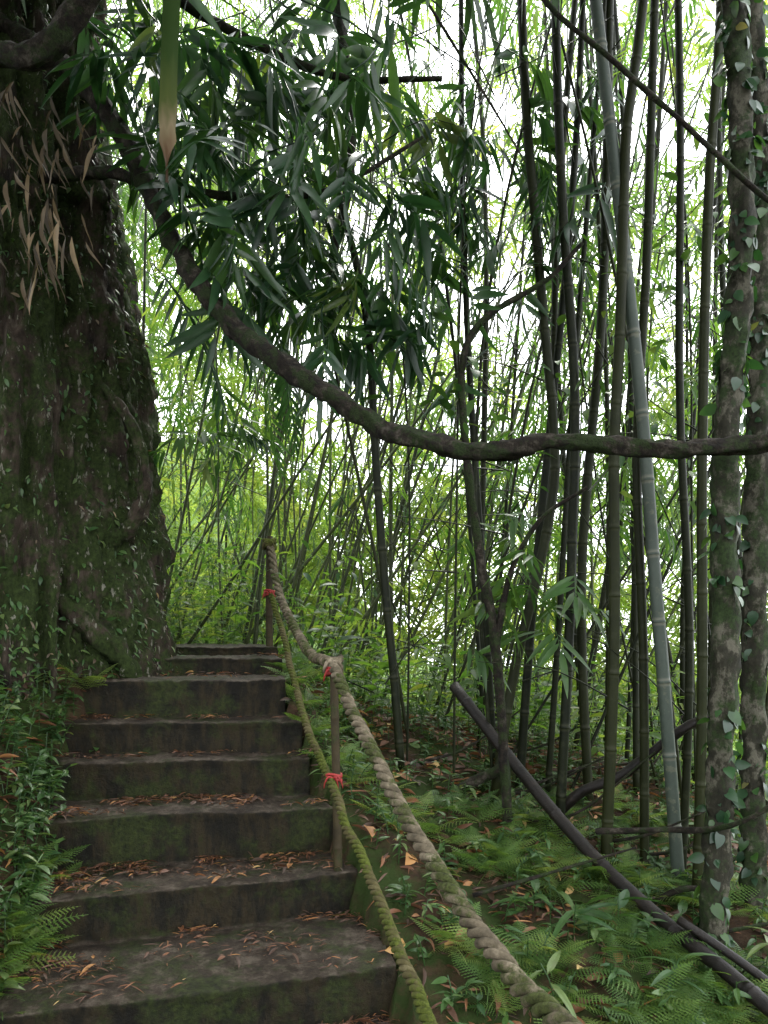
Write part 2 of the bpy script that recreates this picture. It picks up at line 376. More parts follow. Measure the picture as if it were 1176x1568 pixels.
def rand_dirs(n,zb=-.3,zs=.5):
    a=rng.random(n)*2*np.pi
    return np.stack([np.cos(a),np.sin(a),zb+rng.normal(0,zs,n)],-1)
def scatter(mb,tpls,P,size,zb=-.35,zs=.45,mat=0,rn=None):
    P=np.asarray(P); n=len(P); D=rand_dirs(n,zb,zs)
    Nn=np.array([0,0,1.])+rng.normal(0,.35,(n,3))
    R=frames(D,Nn); S=rng.uniform(size[0],size[1],n); ch=rng.integers(0,len(tpls),n)
    rn=rng.random(n) if rn is None else rn
    for k,t in enumerate(tpls):
        m=ch==k; inst(mb,t,P[m],R[m],S[m],rn[m],mat)
def nz(p,s,off=0): return noise.noise(Vector((p[0]*s+off,p[1]*s,p[2]*s)))

# ------------------------------------------------------------------ far foliage
def clusters(n,xf_,yf,zf,accept,per,rad):
    out=[];tone=[]
    c=0
    while c<n:
        y=random.uniform(*yf); x=xf_(y); z=zf(y)
        if z<float(G(x,y))-.2: continue
        if not accept(x,y,z): c+=.15; continue
        c+=1
        k=per; r=rad*random.uniform(.6,1.3)
        pts=rng.normal(0,1,(k,3))*np.array([r,r,r*.6])+np.array([x,y,z])
        out.append(pts); tone.append(np.clip(random.uniform(.0,.85)+rng.normal(0,.12,k),0,1))
    return np.concatenate(out),np.concatenate(tone)
def acc_far(x,y,z):
    u=x/y; e=z/y
    d=.9
    if e>.12: d=.9-1.2*min(1,(e-.12)/.4)*min(1,max(0,(u+.3)/.25))
    if e>.3: d=min(d,.45)
    d=max(d,.2)
    return random.random()<d and nz((x,y,z),.5)>-.04
mb=MB()
P,tn=clusters(760,lambda y:random.uniform(-.62,.62)*y,(12,16),lambda y:random.uniform(-.35,.95)*y,acc_far,13,.58)
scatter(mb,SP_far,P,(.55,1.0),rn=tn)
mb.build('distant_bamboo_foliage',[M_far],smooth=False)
def acc_mid(x,y,z):
    u=x/y; e=z/y
    d=.75
    if e>.25: d=.75-.65*min(1,(e-.25)/.3)*min(1,max(0,(u+.2)/.2))
    if u>.0 and e<.15: d*=.45
    if -.2<u<.1 and -.1<e<.35: d*=.35
    d=max(d,.17)
    return random.random()<d and nz((x,y,z),.8,5)>.03
mb=MB()
P,tn=clusters(400,lambda y:random.uniform(-.6,.6)*y,(6.2,10.5),lambda y:random.uniform(-.2,.95)*y,acc_mid,13,.38)
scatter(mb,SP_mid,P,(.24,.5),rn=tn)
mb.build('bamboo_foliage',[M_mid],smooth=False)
# leafy side branches inside the right-hand grove
mb=MB(); P=[]
while len(P)<400:
    y=random.uniform(4.3,6.8); q_=(random.uniform(.02,.55)*y,y,random.uniform(.12,.9)*y)
    if nz(q_,.9,31)>.08: P.append(q_)
P=np.array(P)
scatter(mb,SP_mid,P,(.25,.46),-.5,.4,rn=np.clip(rng.normal(.35,.25,len(P)),0,1))
mb.build('bamboo_foliage',[M_mid],smooth=False)

# unseen leaf layer above the frame, added to darken the foreground
mb=MB()
n=3600
P=np.stack([rng.uniform(-6,1.6,n),rng.uniform(-4,4.2,n),rng.uniform(3.9,6.5,n)],-1)
P=P[P[:,2]>P[:,1]*.86+.3]
P=P[np.array([nz(q_,.7,9)>-.1 for q_ in P])]
scatter(mb,SP_mid,P,(.7,1.3))
mb.build('unseen_shade_foliage',[M_shade_canopy],smooth=False)

# ------------------------------------------------------------------ bamboo culms
def culm(mb,pts,r,taper=.75,sides=10,seg=.34,rnd=None,mat=0,rough=0):
    P=catmull(pts,40 if len(pts)>2 else 24)
    d=np.concatenate([[0],np.cumsum(np.linalg.norm(np.diff(P,axis=0),axis=1))]); tot=d[-1]
    k=random.uniform(.05,seg)
    s=list(np.linspace(0,tot,14)); va={}
    while k<tot:
        for o,a,v in ((-.03,1,.0),(-.012,1,.9),(-.004,1.02,1),(0,1.12,.0),(.006,1.08,.4),(.014,1.0,1),(.04,1.0,0)):
            s.append(k+o); va[k+o]=(a,v)
        k+=seg*random.uniform(.85,1.15)
    s=sorted(x for x in s if 0<=x<=tot)
    Q=np.stack([np.interp(s,d,P[:,i]) for i in range(3)],-1)
    rr=np.array([r*(1-(1-taper)*x/tot)*va.get(x,(1,0))[0] for x in s]); vv=np.array([va.get(x,(1,0))[1] for x in s])
    tube(mb,Q,rr,sides,random.random() if rnd is None else rnd,vv,mat,True)
def wander(x,y,z0,H,lx,ly,bow,n=6):
    pts=[];ph=random.uniform(0,6)
    for i in range(n+1):
        t=i/n
        pts.append((x+lx*t*H+bow*math.sin(t*2.4)*H*.3+.03*math.sin(ph+t*7),y+ly*t*H+.02*math.cos(ph+t*6),z0+H*t))
    return pts
def twig(mb,p0,L_,sgn=None):
    a=random.uniform(0,6.28); up=random.uniform(.1,1.4)
    d=Vector((math.cos(a),math.sin(a)*.5,up)).normalized()
    p0=np.array(p0); p1=p0+np.array(d)*L_*.5+rng.normal(0,.03,3); p2=p0+np.array(d)*L_+np.array([0,0,-.12*L_])+rng.normal(0,.05,3)
    tube(mb,catmull([p0,p1,p2],7),np.linspace(.005,.0015,7),4,.3,cap=False)

hand=[
 ('grey',.031,[(1.43,3.72,-1.35),(1.356,3.72,-.346),(1.294,3.72,.408),(1.246,3.72,1.037),(1.169,3.72,1.758),(1.090,3.72,2.451),(1.017,3.72,3.077),(.90,3.72,4.17),(.75,3.72,5.4)]),
 ('dark',.021,[(1.49,3.9,-1.45),(1.54,3.9,-.066),(1.49,3.9,1.25),(1.49,3.9,2.9),(1.42,3.9,5)]),
 ('dark',.024,[(1.45,3.6,-1.4),(1.48,3.6,-.3),(1.48,3.6,.85),(1.51,3.6,2.07),(1.57,3.6,2.98),(1.62,3.6,4.5)]),
 ('dark',.024,[(.10,4.3,-.8),(.055,4.3,-.2),(.007,4.3,.29),(-.047,4.3,1.017),(-.083,4.3,1.67),(-.156,4.3,2.1),(-.3,4.4,2.7)]),
 ('dark',.028,[(.58,4.2,-1.0),(.70,4.2,-.2),(.858,4.2,.46),(.93,4.2,.99),(.87,4.2,1.7),(.81,4.2,2.41),(.76,4.2,3.1),(.7,4.2,5)]),
 ('dark',.026,[(.90,4.0,-1.1),(.953,4.0,-.07),(.97,4.0,.44),(.987,4.0,1.28),(.92,4.0,2.3),(.885,4.0,3.31),(.85,4.0,5)]),
 ('dark',.027,[(1.05,3.7,-1.3),(1.1,3.7,-.06),(1.1,3.7,.875),(1.13,3.7,1.5),(1.16,3.7,2.44),(1.24,3.7,3.06),(1.35,3.7,4.6)]),
 ('dark',.023,[(1.28,3.8,-1.4),(1.274,3.8,-.064),(1.242,3.8,.9),(1.29,3.8,1.86),(1.32,3.8,2.82),(1.37,3.8,4.5)]),
 ('dark',.028,[(1.19,4.4,-1.4),(1.122,4.4,.297),(1.234,4.4,1.78),(1.27,4.4,2.9),(1.3,4.4,5)]),
 ('dark',.022,[(.80,4.6,-1.1),(.88,4.6,.2),(1.0,4.6,1.2),(1.02,4.6,2.2),(1.1,4.6,3.4),(1.25,4.6,5)]),
]
for kind,r,pts in hand:
    mb=MB(); culm(mb,pts,r,.85,14)
    mb.build('bamboo_culm',[M_culm_blue if kind=='grey' else M_culm_dark])

mb=MB()
for i in range(22):   # near right grove
    y=random.uniform(4.4,7); x=random.uniform(.12,.5)*y
    z0=float(G(x,y))-.1
    culm(mb,wander(x,y,z0,6.5+random.random(),random.gauss(0,.08),random.gauss(0,.03),random.gauss(0,.11)),random.uniform(.013,.028),.5,9)
for i in range(24):   # slender saplings
    y=random.uniform(3.9,6); x=random.uniform(.0,.5)*y; z0=float(G(x,y))-.1
    culm(mb,wander(x,y,z0,5.5,random.gauss(.06,.22),0,random.gauss(0,.18)),random.uniform(.006,.012),.6,7)
for i in range(340):
    y=random.uniform(4,7.5); twig(mb,(random.uniform(-.02,.5)*y,y,random.uniform(-.5,3.6)),random.uniform(.3,1.1))
mb.build('bamboo_clump',[M_culm_dark])
mb=MB()
for i in range(62):   # mid grove fanning to the right
    y=random.uniform(6,10.5); x=random.gauss(.03,.16)*y+.1
    z0=min(float(G(x,y)),-.2)-.1
    lean=random.gauss(.18,.18)
    culm(mb,wander(x,y,z0,random.uniform(6,9.5),lean,random.gauss(0,.03),random.gauss(0,.10)),random.uniform(.009,.022),.4,7,.4)
for i in range(30):   # left, behind the landing, strongly leaning
    y=random.uniform(6,9); x=random.uniform(-.36,-.08)*y
    culm(mb,wander(x,y,float(G(x,y))-.1,random.uniform(3,7),random.gauss(.35,.3),0,random.gauss(0,.1)),random.uniform(.007,.018),.5,6,.4)
for i in range(38):
    y=random.uniform(10,16); x=random.uniform(-.35,.55)*y
    culm(mb,wander(x,y,float(G(x,y))-.5,random.uniform(9,14),random.gauss(.08,.14),0,random.gauss(0,.08)),random.uniform(.015,.030),.5,6,.5)
for i in range(280):
    y=random.uniform(6.5,10); twig(mb,(random.uniform(-.35,.5)*y,y,random.uniform(-.3,.8)*y),random.uniform(.5,1.6))
mb.build('bamboo_clump',[M_culm_mid])

# ------------------------------------------------------------------ big tree
mb=MB()
nz_,na=380,280
zz=np.linspace(-1.1,5.2,nz_); V=np.zeros((nz_,na,3))
def trunk_c(z):
    return -2.26-.03*z+.05*math.sin(z*1.3), 4.62+.02*z
def trunk_r(z,a):
    r=.80-.035*max(z,0)
    fl=math.exp(-max(z+.6,0)*1.6)
    r+=fl*(.18+.12*math.cos(a*5+.6))
    v=Vector((math.cos(a)*2.3,math.sin(a)*2.3,z*.35))
    r+=.13*noise.noise(v*1.1)+.10*abs(noise.noise(v*2.6))
    v2=Vector((math.cos(a)*7,math.sin(a)*7,z*.9))
    r+=.07*noise.noise(v2)-.15*abs(noise.noise(v2*1.3+Vector((3,0,0))))
    v3=Vector((math.cos(a)*18,math.sin(a)*18,z*5)); r+=.045*noise.noise(v3)+.032*noise.noise(v3*2.2)+.016*noise.noise(v3*4.5)
    return r
for i,z in enumerate(zz):
    cx,cy=trunk_c(z)
    for j in range(na):
        a=2*math.pi*j/na; r=trunk_r(z,a); V[i,j]=(cx+r*math.cos(a),cy+r*math.sin(a),z)
idx=np.arange(nz_*na).reshape(nz_,na)
mb.add(V,np.stack([idx[:-1],np.roll(idx[:-1],-1,1),np.roll(idx[1:],-1,1),idx[1:]],-1).reshape(-1,4))
TV=V
def limb(pts,r0,r1,n=40,sides=14,rough=.35,mat=0):
    P=catmull(pts,n); tube(mb,P,np.linspace(r0,r1,n),sides,.5,None,mat,True,rough)
limb([(-1.6,4.35,.5),(-1.37,4.25,.66),(-1.30,4.22,.85),(-1.36,4.2,1.15),(-1.55,4.25,1.4)],.05,.02,60,14,.8)
limb([(-1.82,4.2,.25),(-1.52,4.2,.02),(-1.42,4.25,-.12),(-1.36,4.3,-.3)],.08,.04,40,14,.8)
limb([(-2.1,4.05,-.15),(-1.88,3.95,-.3),(-1.78,3.85,-.45),(-1.72,3.75,-.65)],.08,.04,40,14,.8)
# dark overhanging limbs
limb([(-2.2,4.2,2.2),(-1.9,3.6,2.35),(-1.6,3.1,2.32),(-1.35,3.0,2.27),(-1.18,2.95,2.38),(-1.0,2.9,2.6),(-.8,2.8,2.95)],.06,.035,90,14,.4,1)
limb([(-2.3,4.2,3.5),(-1.85,4.1,3.15),(-1.615,4.0,2.94),(-1.34,3.9,2.57),(-1.07,3.75,2.03),(-.876,3.6,1.672),(-.644,3.5,1.389),(-.396,3.4,1.177),(-.24,3.35,1.06),(-.078,3.3,.948),(.0,3.25,.885),(.086,3.2,.843),(.298,3.15,.777),(.45,3.1,.754),(.675,3.05,.783),(1.044,3.0,.74),(1.464,2.95,.752),(1.8,2.9,.83),(2.4,2.85,1.1),(3.2,2.8,1.9)],.047,.029,320,16,.5,1)
limb([(-1.9,4.2,2.5),(-1.45,4.0,2.42),(-1.2,3.9,2.3),(-.9,3.85,2.22),(-.5,3.85,2.2),(-.2,3.9,2.3),(.2,4,2.6)],.035,.008,80,10,.4,1)
limb([(-2.1,4.5,3.8),(-1.6,4.3,3.9),(-1.0,4.2,3.4),(-.3,4.1,3.0),(.3,4.0,2.9)],.04,.012,80,10,.4,1)
limb([(-.3,4.6,4.0),(-.2,4.6,2.9),(-.28,4.6,2.4),(-.4,4.7,1.9)],.04,.015,60,10,.4,1)
mb.build('large_tree',[M_bark,M_bark2])

mb=MB()
sel=[]
Nn=[]
while len(sel)<9000:
    i=random.randrange(nz_-40); j=random.randrange(na)
    p_=TV[i,j]; c=trunk_c(p_[2]); n_=np.array([p_[0]-c[0],p_[1]-c[1],0]); n_/=np.linalg.norm(n_)
    if n_[1]>.45: continue
    k=noise.noise(Vector(p_)*1.7); low=max(0,.5-p_[2])*.8
    if random.random()<.08+max(0,k)*1.2+low: sel.append(p_+n_*.01); Nn.append(n_)
sel=np.array(sel);Nn=np.array(Nn)
D=Nn*.8+rng.normal(0,.5,sel.shape)+np.array([0,0,-.55])
lf=[leaf3(.22,.3,.15,5,.8),leaf3(.12,.3,.2,5,.8)]
ch=rng.integers(0,2,len(sel)); R=frames(D,Nn+np.array([0,0,.6])+rng.normal(0,.3,sel.shape)); S=rng.uniform(.015,.055,len(sel))
dead=rng.random(len(sel))<.14
for k in (0,1):
    for dd in (False,True):
        m=(ch==k)&(dead==dd); inst(mb,lf[k],sel[m],R[m],S[m],None,1 if dd else 0)
mb.build('trunk_epiphyte_plants',[M_herb,M_straw])

# dry hanging leaves near trunk top
mb=MB()
n=100
P=np.stack([rng.normal(-1.68,.12,n),rng.uniform(3.55,3.9,n),rng.uniform(1.8,2.65,n)],-1)
D=np.stack([rng.normal(.05,.35,n),rng.normal(0,.25,n),-np.ones(n)],-1)
inst(mb,leaf3(.05,.1,.5,7,.7,1.8),P,frames(D,np.array([0,-1,0.])+rng.normal(0,.5,(n,3))),rng.uniform(.06,.26,n),rng.random(n)**1.4)
mb.build('dry_hanging_leaves',[M_straw])

# ------------------------------------------------------------------ near dark large-leaf sprays
mb=MB()
cl=[(-.54,2.3),(-.35,2.08),(-.6,2.0),(-.35,1.8),(-.09,1.76),(.1,1.7),(.04,2.18),(.23,2.1),(-.15,2.5),(-.8,2.34),(-.92,2.5),(.17,2.56),(.36,2.18),(.55,2.56),(.68,2.7),(.87,2.05),(1.03,2.1),(.77,2.5),(-1.08,2.75),(-.6,2.8),(-.28,2.9),(.1,2.95),(-.7,2.6),(-.45,2.55),(-.9,3.0),(-1.2,3.0),(-.5,1.6),(-.95,2.1),(-1.1,2.4),(-.75,1.85),(-.25,1.6),(.0,1.5),(-1.25,2.7),(-1.0,2.85)]
twigs=[]
for (x,z) in cl:
    k=8 if z>1.65 else 5
    y=random.uniform(3.5,4.5)
    f=y/3.8
    if x>.4: k=5
    for i in range(k):
        p_=np.array([x*f+random.gauss(0,.17),y+random.gauss(0,.2),z*f+random.gauss(0,.13)])
        a=random.uniform(0,6.28)
        D=np.array([[math.cos(a),math.sin(a)*.6,random.uniform(-1.3,.1)]])
        inst(mb,SP_near[random.randrange(10)],p_[None],frames(D,np.array([[random.gauss(0,.3),random.gauss(0,.3),1.]])),random.uniform(.26,.46),np.clip(rng.normal(.45,.27,1),0,.97))
        if random.random()<.3: twigs.append(p_)
for p_ in twigs:
    tube(mb,catmull([p_,p_+np.array([random.gauss(0,.15),.1,.25]),p_+np.array([random.gauss(-.1,.3),.2,.7])],6),.004,4,.1)
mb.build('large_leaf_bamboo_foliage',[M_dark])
# pinnate fronds
mb=MB()
for P_,D_,s_ in (((-.25,4.2,2.75),(.9,-.1,-.25),.95),((-.1,4.4,2.5),(.8,.1,-.6),.8),((-.3,4.0,2.2),(.9,-.2,-.5),.75),((.0,4.3,2.9),(.9,0,.0),.9),((-1.25,4.2,2.3),(.7,-.2,-.6),.9),((-1.2,4.0,1.95),(.8,-.1,-1.0),.75),((-1.1,4.3,2.6),(.9,-.2,-.2),.9),
    ((-.75,4.4,2.1),(.5,-.1,-1.1),.75),((-.5,4.2,2.4),(.3,-.2,-1.2),.7),((-1.35,3.9,2.75),(.7,-.3,-.3),.8),((.45,4.3,2.9),(.4,0,-1.0),.6),((.75,4.3,2.9),(.5,-.1,-1.0),.6),((.9,4.1,2.55),(-.2,0,-1.0),.5),((.75,4.2,2.35),(.7,-.2,-.5),.55),((-1.15,5.0,1.45),(.8,-.1,-.2),.5),((-1.2,5.1,1.35),(.7,-.2,.1),.5),
    ((-.6,4.3,1.75),(.25,-.1,-1.0),.6),((-.65,4.5,1.65),(-.1,-.1,-1.0),.6)):
    inst(mb,PF[random.randrange(4)],np.array([P_]),frames(np.array([D_],float),np.array([[random.gauss(0,.2),-.5,1.]])),s_,np.clip(rng.normal(.4,.25,1),0,.95))
mb.build('palm_frond_foliage',[M_dark])

# long strap leaf hanging at upper left
mb=MB()
V=[];Q=[];n=30;va=[]
for i in range(n):
    t=i/(n-1); w=.034*(min(1,.4+t*3) if t<.2 else 1)*(1 if t<.88 else max(.12,(1-t)/.12*.45+.1*math.sin(i*2.3)))
    z=3.0-1.22*t
    for s_ in (-1,-.5,0,.5,1): V.append((-.835+.012*math.sin(t*5)+w*s_+(.004*math.sin(i*1.7+s_*2) if t>.75 else 0),3.0+abs(s_)*.012+.01*math.sin(t*9),z)); va.append(t+.02*math.sin(s_*5+i))
for i in range(n-1):
    for j in range(4): Q.append((5*i+j,5*i+j+1,5*i+j+6,5*i+j+5))
m,nt=newmat('strap_leaf'); L=nt.links
at=N(nt,'ShaderNodeAttribute',attribute_name='va'); r=ramp(nt,[(.0,(.016,.038,.008)),(.6,(.025,.05,.010)),(.74,(.07,.09,.022)),(.82,(.24,.19,.11)),(.9,(.14,.08,.04)),(1,(.06,.035,.02))]); L.new(at.outputs['Fac'],r.inputs[0])
p=N(nt,'ShaderNodeBsdfPrincipled'); L.new(r.outputs[0],p.inputs['Base Color']); p.inputs['Roughness'].default_value=.5; p.inputs['Specular IOR Level'].default_value=.2
t=N(nt,'ShaderNodeBsdfTranslucent'); L.new(r.outputs[0],t.inputs[0]); mx=N(nt,'ShaderNodeMixShader'); mx.inputs[0].default_value=.5
L.new(p.outputs[0],mx.inputs[1]); L.new(t.outputs[0],mx.inputs[2]); o=N(nt,'ShaderNodeOutputMaterial'); L.new(mx.outputs[0],o.inputs[0])
mb.add(V,Q,va=va); mb.build('strap_leaf',[m])

# ------------------------------------------------------------------ ivy covered trunks, arched sapling, vines
def ivy_tree(pts,r,mat):
    mb=MB(); P=catmull(pts,160); tube(mb,P,np.linspace(r*1.1,r*.8,160),16,.5,None,0,True,.45)
    n=620; ii=rng.integers(0,160,n); a=rng.random(n)*2*np.pi
    nn=np.stack([np.cos(a),np.sin(a),np.zeros(n)],-1); pp=P[ii]+nn*(r*.95)
    keep=np.array([noise.noise(Vector(q_)*2.5)>-.15 for q_ in pp])
    D=nn*.5+rng.normal(0,.4,(n,3))+np.array([0,0,-.7])
    inst(mb,leaf3(.32,.2,.12,6,.7),pp[keep],frames(D,nn+rng.normal(0,.2,(n,3)))[keep],rng.uniform(.03,.08,n)[keep],None,1)
    return mb.build('ivy_covered_tree',[mat,M_dark])
ivy_tree([(1.34,3.2,-1.35),(1.37,3.2,-1.0),(1.41,3.2,-.054),(1.41,3.2,.756),(1.477,3.2,1.566),(1.463,3.2,2.376),(1.38,3.2,3.3),(1.3,3.2,5)],.052,M_mottle)
ivy_tree([(1.72,3.6,-1.45),(1.72,3.6,-.3),(1.74,3.6,.85),(1.754,3.6,2.07),(1.71,3.6,2.98),(1.6,3.6,5)],.052,M_mottle)
mb=MB(); P=catmull([(.63,3.9,-1.0),(.567,3.9,-.066),(.484,3.9,.428),(.418,3.9,.92),(.395,3.9,1.38),(.5,3.9,1.614),(.81,3.9,1.81),(1.0,3.9,2.0)],90); tube(mb,P,np.linspace(.026,.011,90),10,.5,None,0,True,.35)
P=catmull([(.567,3.9,.0),(.64,3.88,.35),(.78,3.85,.6),(1.0,3.8,.75)],30); tube(mb,P,np.linspace(.018,.008,30),8,.5,None,0,True,.25)
mb.build('arched_sapling',[M_bark2])
mb=MB(); P=catmull([(.4,3.2,3.2),(.62,3.1,2.6),(.85,3.0,2.28),(1.12,2.95,1.99),(1.45,2.9,1.64),(1.9,2.8,1.2)],70); tube(mb,P,np.linspace(.012,.009,70),8,.5,None,0,True,.3)
P=catmull([(.0,3.6,3.3),(.28,3.5,2.75),(.5,3.45,2.35),(.62,3.4,2.1)],40); tube(mb,P,np.linspace(.009,.004,40),6,.5,None,0,True,.2)
mb.build('hanging_vine',[M_bark2])

# ------------------------------------------------------------------ fallen poles / branches
mb=MB(); culm(mb,[(.398,4.4,-.26),(.716,4.0,-.6925),(.949,3.6,-.98),(1.14,3.2,-1.15),(1.28,2.9,-1.24),(1.40,2.6,-1.33),(1.5,2.35,-1.42)],.031,.95,14,.42)
mb.build('fallen_bamboo_pole',[M_pole])
mb=MB(); culm(mb,[(1.18,3.1,-1.12),(1.35,2.95,-1.22),(1.55,2.8,-1.36)],.018,.9,10,.42)
mb.build('fallen_bamboo_pole',[M_pole])
def stick(name,pts,r0,r1,mat=M_bark2,n=40):
    mb=MB(); P=catmull(pts,n); tube(mb,P,np.linspace(r0,r1,n),10,.5,None,0,True,.4); return mb.build(name,[mat])
stick('dead_branch',[(.85,4.1,-1.0),(1.0,4.0,-.8),(1.2,3.9,-.68),(1.45,3.8,-.45),(1.7,3.7,-.3)],.03,.02,M_pole)
stick('dead_branch',[(.93,3.4,-.84),(1.2,3.3,-.81),(1.32,3.15,-.77),(1.42,3.0,-.69),(1.65,2.9,-.5)],.014,.01)
stick('dead_branch',[(.25,4.2,-.95),(.42,4.15,-.8),(.62,4.1,-.68)],.035,.025,M_bark2)
stick('dead_branch',[(1.05,3.5,-1.3),(1.3,3.45,-1.12),(1.45,3.4,-1.1)],.016,.012)
for k in range(12):
    x=random.uniform(.1,1.6);y=random.uniform(3.2,5);z=float(G(x,y))
    a=random.uniform(-1,1)
    stick('dead_branch',[(x,y,z+.02),(x+.3*math.cos(a),y+.2*math.sin(a),z+.1),(x+.7*math.cos(a),y+.4*math.sin(a),z+.15+random.random()*.35)],.010,.004,M_bark2,12)

# ------------------------------------------------------------------ rope handrail (posts, ropes, ribbons)
rail=bpy.data.objects.new('rope_handrail',None); coll.objects.link(rail)
def rope(name,pts,R,pitch,mat):
    n0=200; P=catmull(pts,n0); d=np.concatenate([[0],np.cumsum(np.linalg.norm(np.diff(P,axis=0),axis=1))])
    n=int(d[-1]/(pitch/16)); s=np.linspace(0,d[-1],n); P=np.stack([np.interp(s,d,P[:,i]) for i in range(3)],-1)
    for i in range(n):
        P[i]+=np.array(noise.noise_vector(Vector(P[i])*5))*.010
    T=nrm(np.gradient(P,axis=0)); B=nrm(np.cross(T,np.array([0,0,1.]))); C=np.cross(B,T)
    mb=MB()
    for k in range(3):
        a=2*np.pi*s/pitch+k*2*np.pi/3
        h=P+R*.60*(np.cos(a)[:,None]*B+np.sin(a)[:,None]*C)
        tube(mb,h,R*.50*(1+.06*np.sin(s*60+k)),8,random.random())
    m=int(d[-1]*260); ii=rng.integers(0,n,m)
    D=rng.normal(0,1,(m,3)); inst(mb,(np.array([(-.03,0,0),(.03,0,0),(0,1,.2)]),np.zeros((0,4),int),np.array([[0,1,2]])),P[ii]+nrm(D)*R*.9,frames(D,rng.normal(0,1,(m,3))),rng.uniform(.006,.022,m))
    return mb.build(name,[mat],parent=rail)
rope('upper_rope',[(-.735,5.04,.60),(-.739,5.0,.633),(-.635,4.7,.278),(-.472,4.2,.035),(-.3375,3.7,-.078),(-.217,3.3,-.115),(-.134,3.0,-.253),(-.041,2.7,-.388),(.0635,2.35,-.536),(.184,1.95,-.659),(.268,1.65,-.711),(.326,1.42,-.706),(.38,1.1,-.65),(.42,.9,-.56)],.024,.15,M_rope)
rope('lower_rope',[(-.739,5.0,.317),(-.627,4.7,.079),(-.49,4.2,-.213),(-.374,3.75,-.412),(-.239,3.33,-.59),(-.147,3.0,-.71),(-.04,2.65,-.828),(.024,2.35,-.893),(.0745,2.1,-.922),(.119,1.9,-.955),(.218,1.5,-.975),(.4,.9,-.95)],.018,.10,M_rope2)
for nm,pts,r in (('post_1',[(-.735,5.0,-.35),(-.742,5.0,.2),(-.739,5.0,.67)],.024),('post_2',[(-.195,3.32,-1.1),(-.205,3.32,-.6),(-.217,3.32,-.07)],.019),('post_3',[(.42,.9,-1.7),(.42,.9,-1.1),(.42,.9,-.5)],.022)):
    mb=MB(); culm(mb,pts,r,.92,12,.28); mb.build(nm,[M_post],parent=rail)
def wrap(name,c,R,h,turns,mat,rt=.006):
    mb=MB(); n=int(turns*18); a=np.linspace(0,turns*2*np.pi,n)
    P=np.stack([c[0]+R*np.cos(a),c[1]+R*np.sin(a),c[2]+h*(np.linspace(-.5,.5,n))+.006*np.sin(a*1.7)],-1)
    tube(mb,P,rt,6)
    for s_ in (-1,1,.5):
        P=catmull([(c[0],c[1]-R,c[2]),(c[0]+s_*.02,c[1]-R-.012,c[2]+.01),(c[0]+s_*.035,c[1]-R-.01,c[2]-.015),(c[0]+s_*.04,c[1]-R,c[2]-.04)],10); tube(mb,P,np.linspace(rt,rt*.4,10),6)
    mb.build(name,[mat],parent=rail)
wrap('red_ribbon_1',(-.215,3.31,-.135),.034,.03,4,M_red)
wrap('red_ribbon_2',(-.215,3.32,-.59),.032,.03,4,M_red)
wrap('red_ribbon_3',(-.739,5.0,.30),.034,.04,4,M_red)
wrap('rope_knot_1',(-.216,3.32,-.10),.032,.05,3,M_rope,.012)
wrap('rope_knot_2',(-.739,5.0,.62),.036,.06,3,M_rope2,.012)
wrap('rope_knot_3',(.42,.9,-.57),.036,.06,3,M_rope,.014)

# ------------------------------------------------------------------ ferns & undergrowth
def frond(n=15,w=.30,droop=.35,lob=5):
    parts=[]
    for i in range(1,n+1):
        t=i/(n+1); L_=w*(math.sin(math.pi*min(1,(t*.9+.12)))**.9)*(1-.35*t)
        y=t; z=.18*t-droop*t*t
        for s_ in (-1,1):
            for k in range(lob):
                u=(k+.1)/lob; u2=(k+1.05)/lob; wd=.030*(1-u*.75)
                x0=s_*L_*u; x1=s_*L_*u2; yy0=y+L_*u*.35; yy1=y+L_*u2*.35; zz0=z-.12*L_*u*u*2; zz1=z-.12*L_*u2*u2*2
                V=np.array([(x0,yy0-wd*.2,zz0),(x1,yy1-wd,zz1),(x1*1.0,yy1,zz1),(x1,yy1+wd*.9,zz1),(x0,yy0+wd*.2,zz0)])
                parts.append((V,np.array([[0,1,2,4]]),np.array([[2,3,4]])))
    ys_=np.linspace(0,1,8); V=[]
    for t in ys_: V+=[(-.006,t,.18*t-droop*t*t),(.006,t,.18*t-droop*t*t)]
    parts.append((np.array(V),np.array([[2*i,2*i+1,2*i+3,2*i+2] for i in range(7)]),np.zeros((0,3),int)))
    return combine(parts)
FR=[frond(15,.34,.35),frond(13,.30,.5),frond(17,.28,.25)]
def fern_plants(name,pos,nf,size,mat=M_fern,lift=.5):
    mb=MB()
    for (x,y) in pos:
        z=float(G(x,y)); k=random.randint(*nf); a0=random.uniform(0,6.3); tone=random.uniform(.0,1)
        for j in range(k):
            a=a0+j*2*math.pi/k+random.gauss(0,.25)
            D=np.array([[math.cos(a),math.sin(a),random.uniform(lift*.4,lift*1.5)]])
            inst(mb,FR[random.randrange(3)],np.array([[x,y,z+.01]]),frames(D,np.array([[random.gauss(0,.15),random.gauss(0,.15),1.]])),random.uniform(*size),np.clip(rng.normal(tone,.12,1),0,1))
    return mb.build(name,[mat],smooth=False)
pos=[]
while len(pos)<290:
    y=random.uniform(1.9,4.4); xr=float(np.interp(y,RY,RX)); x=xr+.15+random.random()**.8*1.95
    k=noise.noise(Vector((x*2.0,y*2.0,0)))
    if y>3.7 and random.random()<.65: continue
    if k>-.18: pos.append((x,y))
fern_plants('fern_patch',pos,(4,7),(.10,.25))
fern_plants('fern_patch',[(-1.55,4.25),(-1.50,4.4),(-1.58,4.1),(-1.45,4.6),(-.55,4.6),(-.5,4.35),(-.42,4.15),(-.35,4.0),(-.25,3.85),(-.5,4.8)],(5,8),(.15,.26),M_fern,.8)
pos=[(float(np.interp(y,LY,LX))-random.uniform(.0,.26)+.16,y) for y in rng.uniform(2.1,3.2,60)]
fern_plants('fern_patch',pos,(4,6),(.12,.24),M_fern,.5)

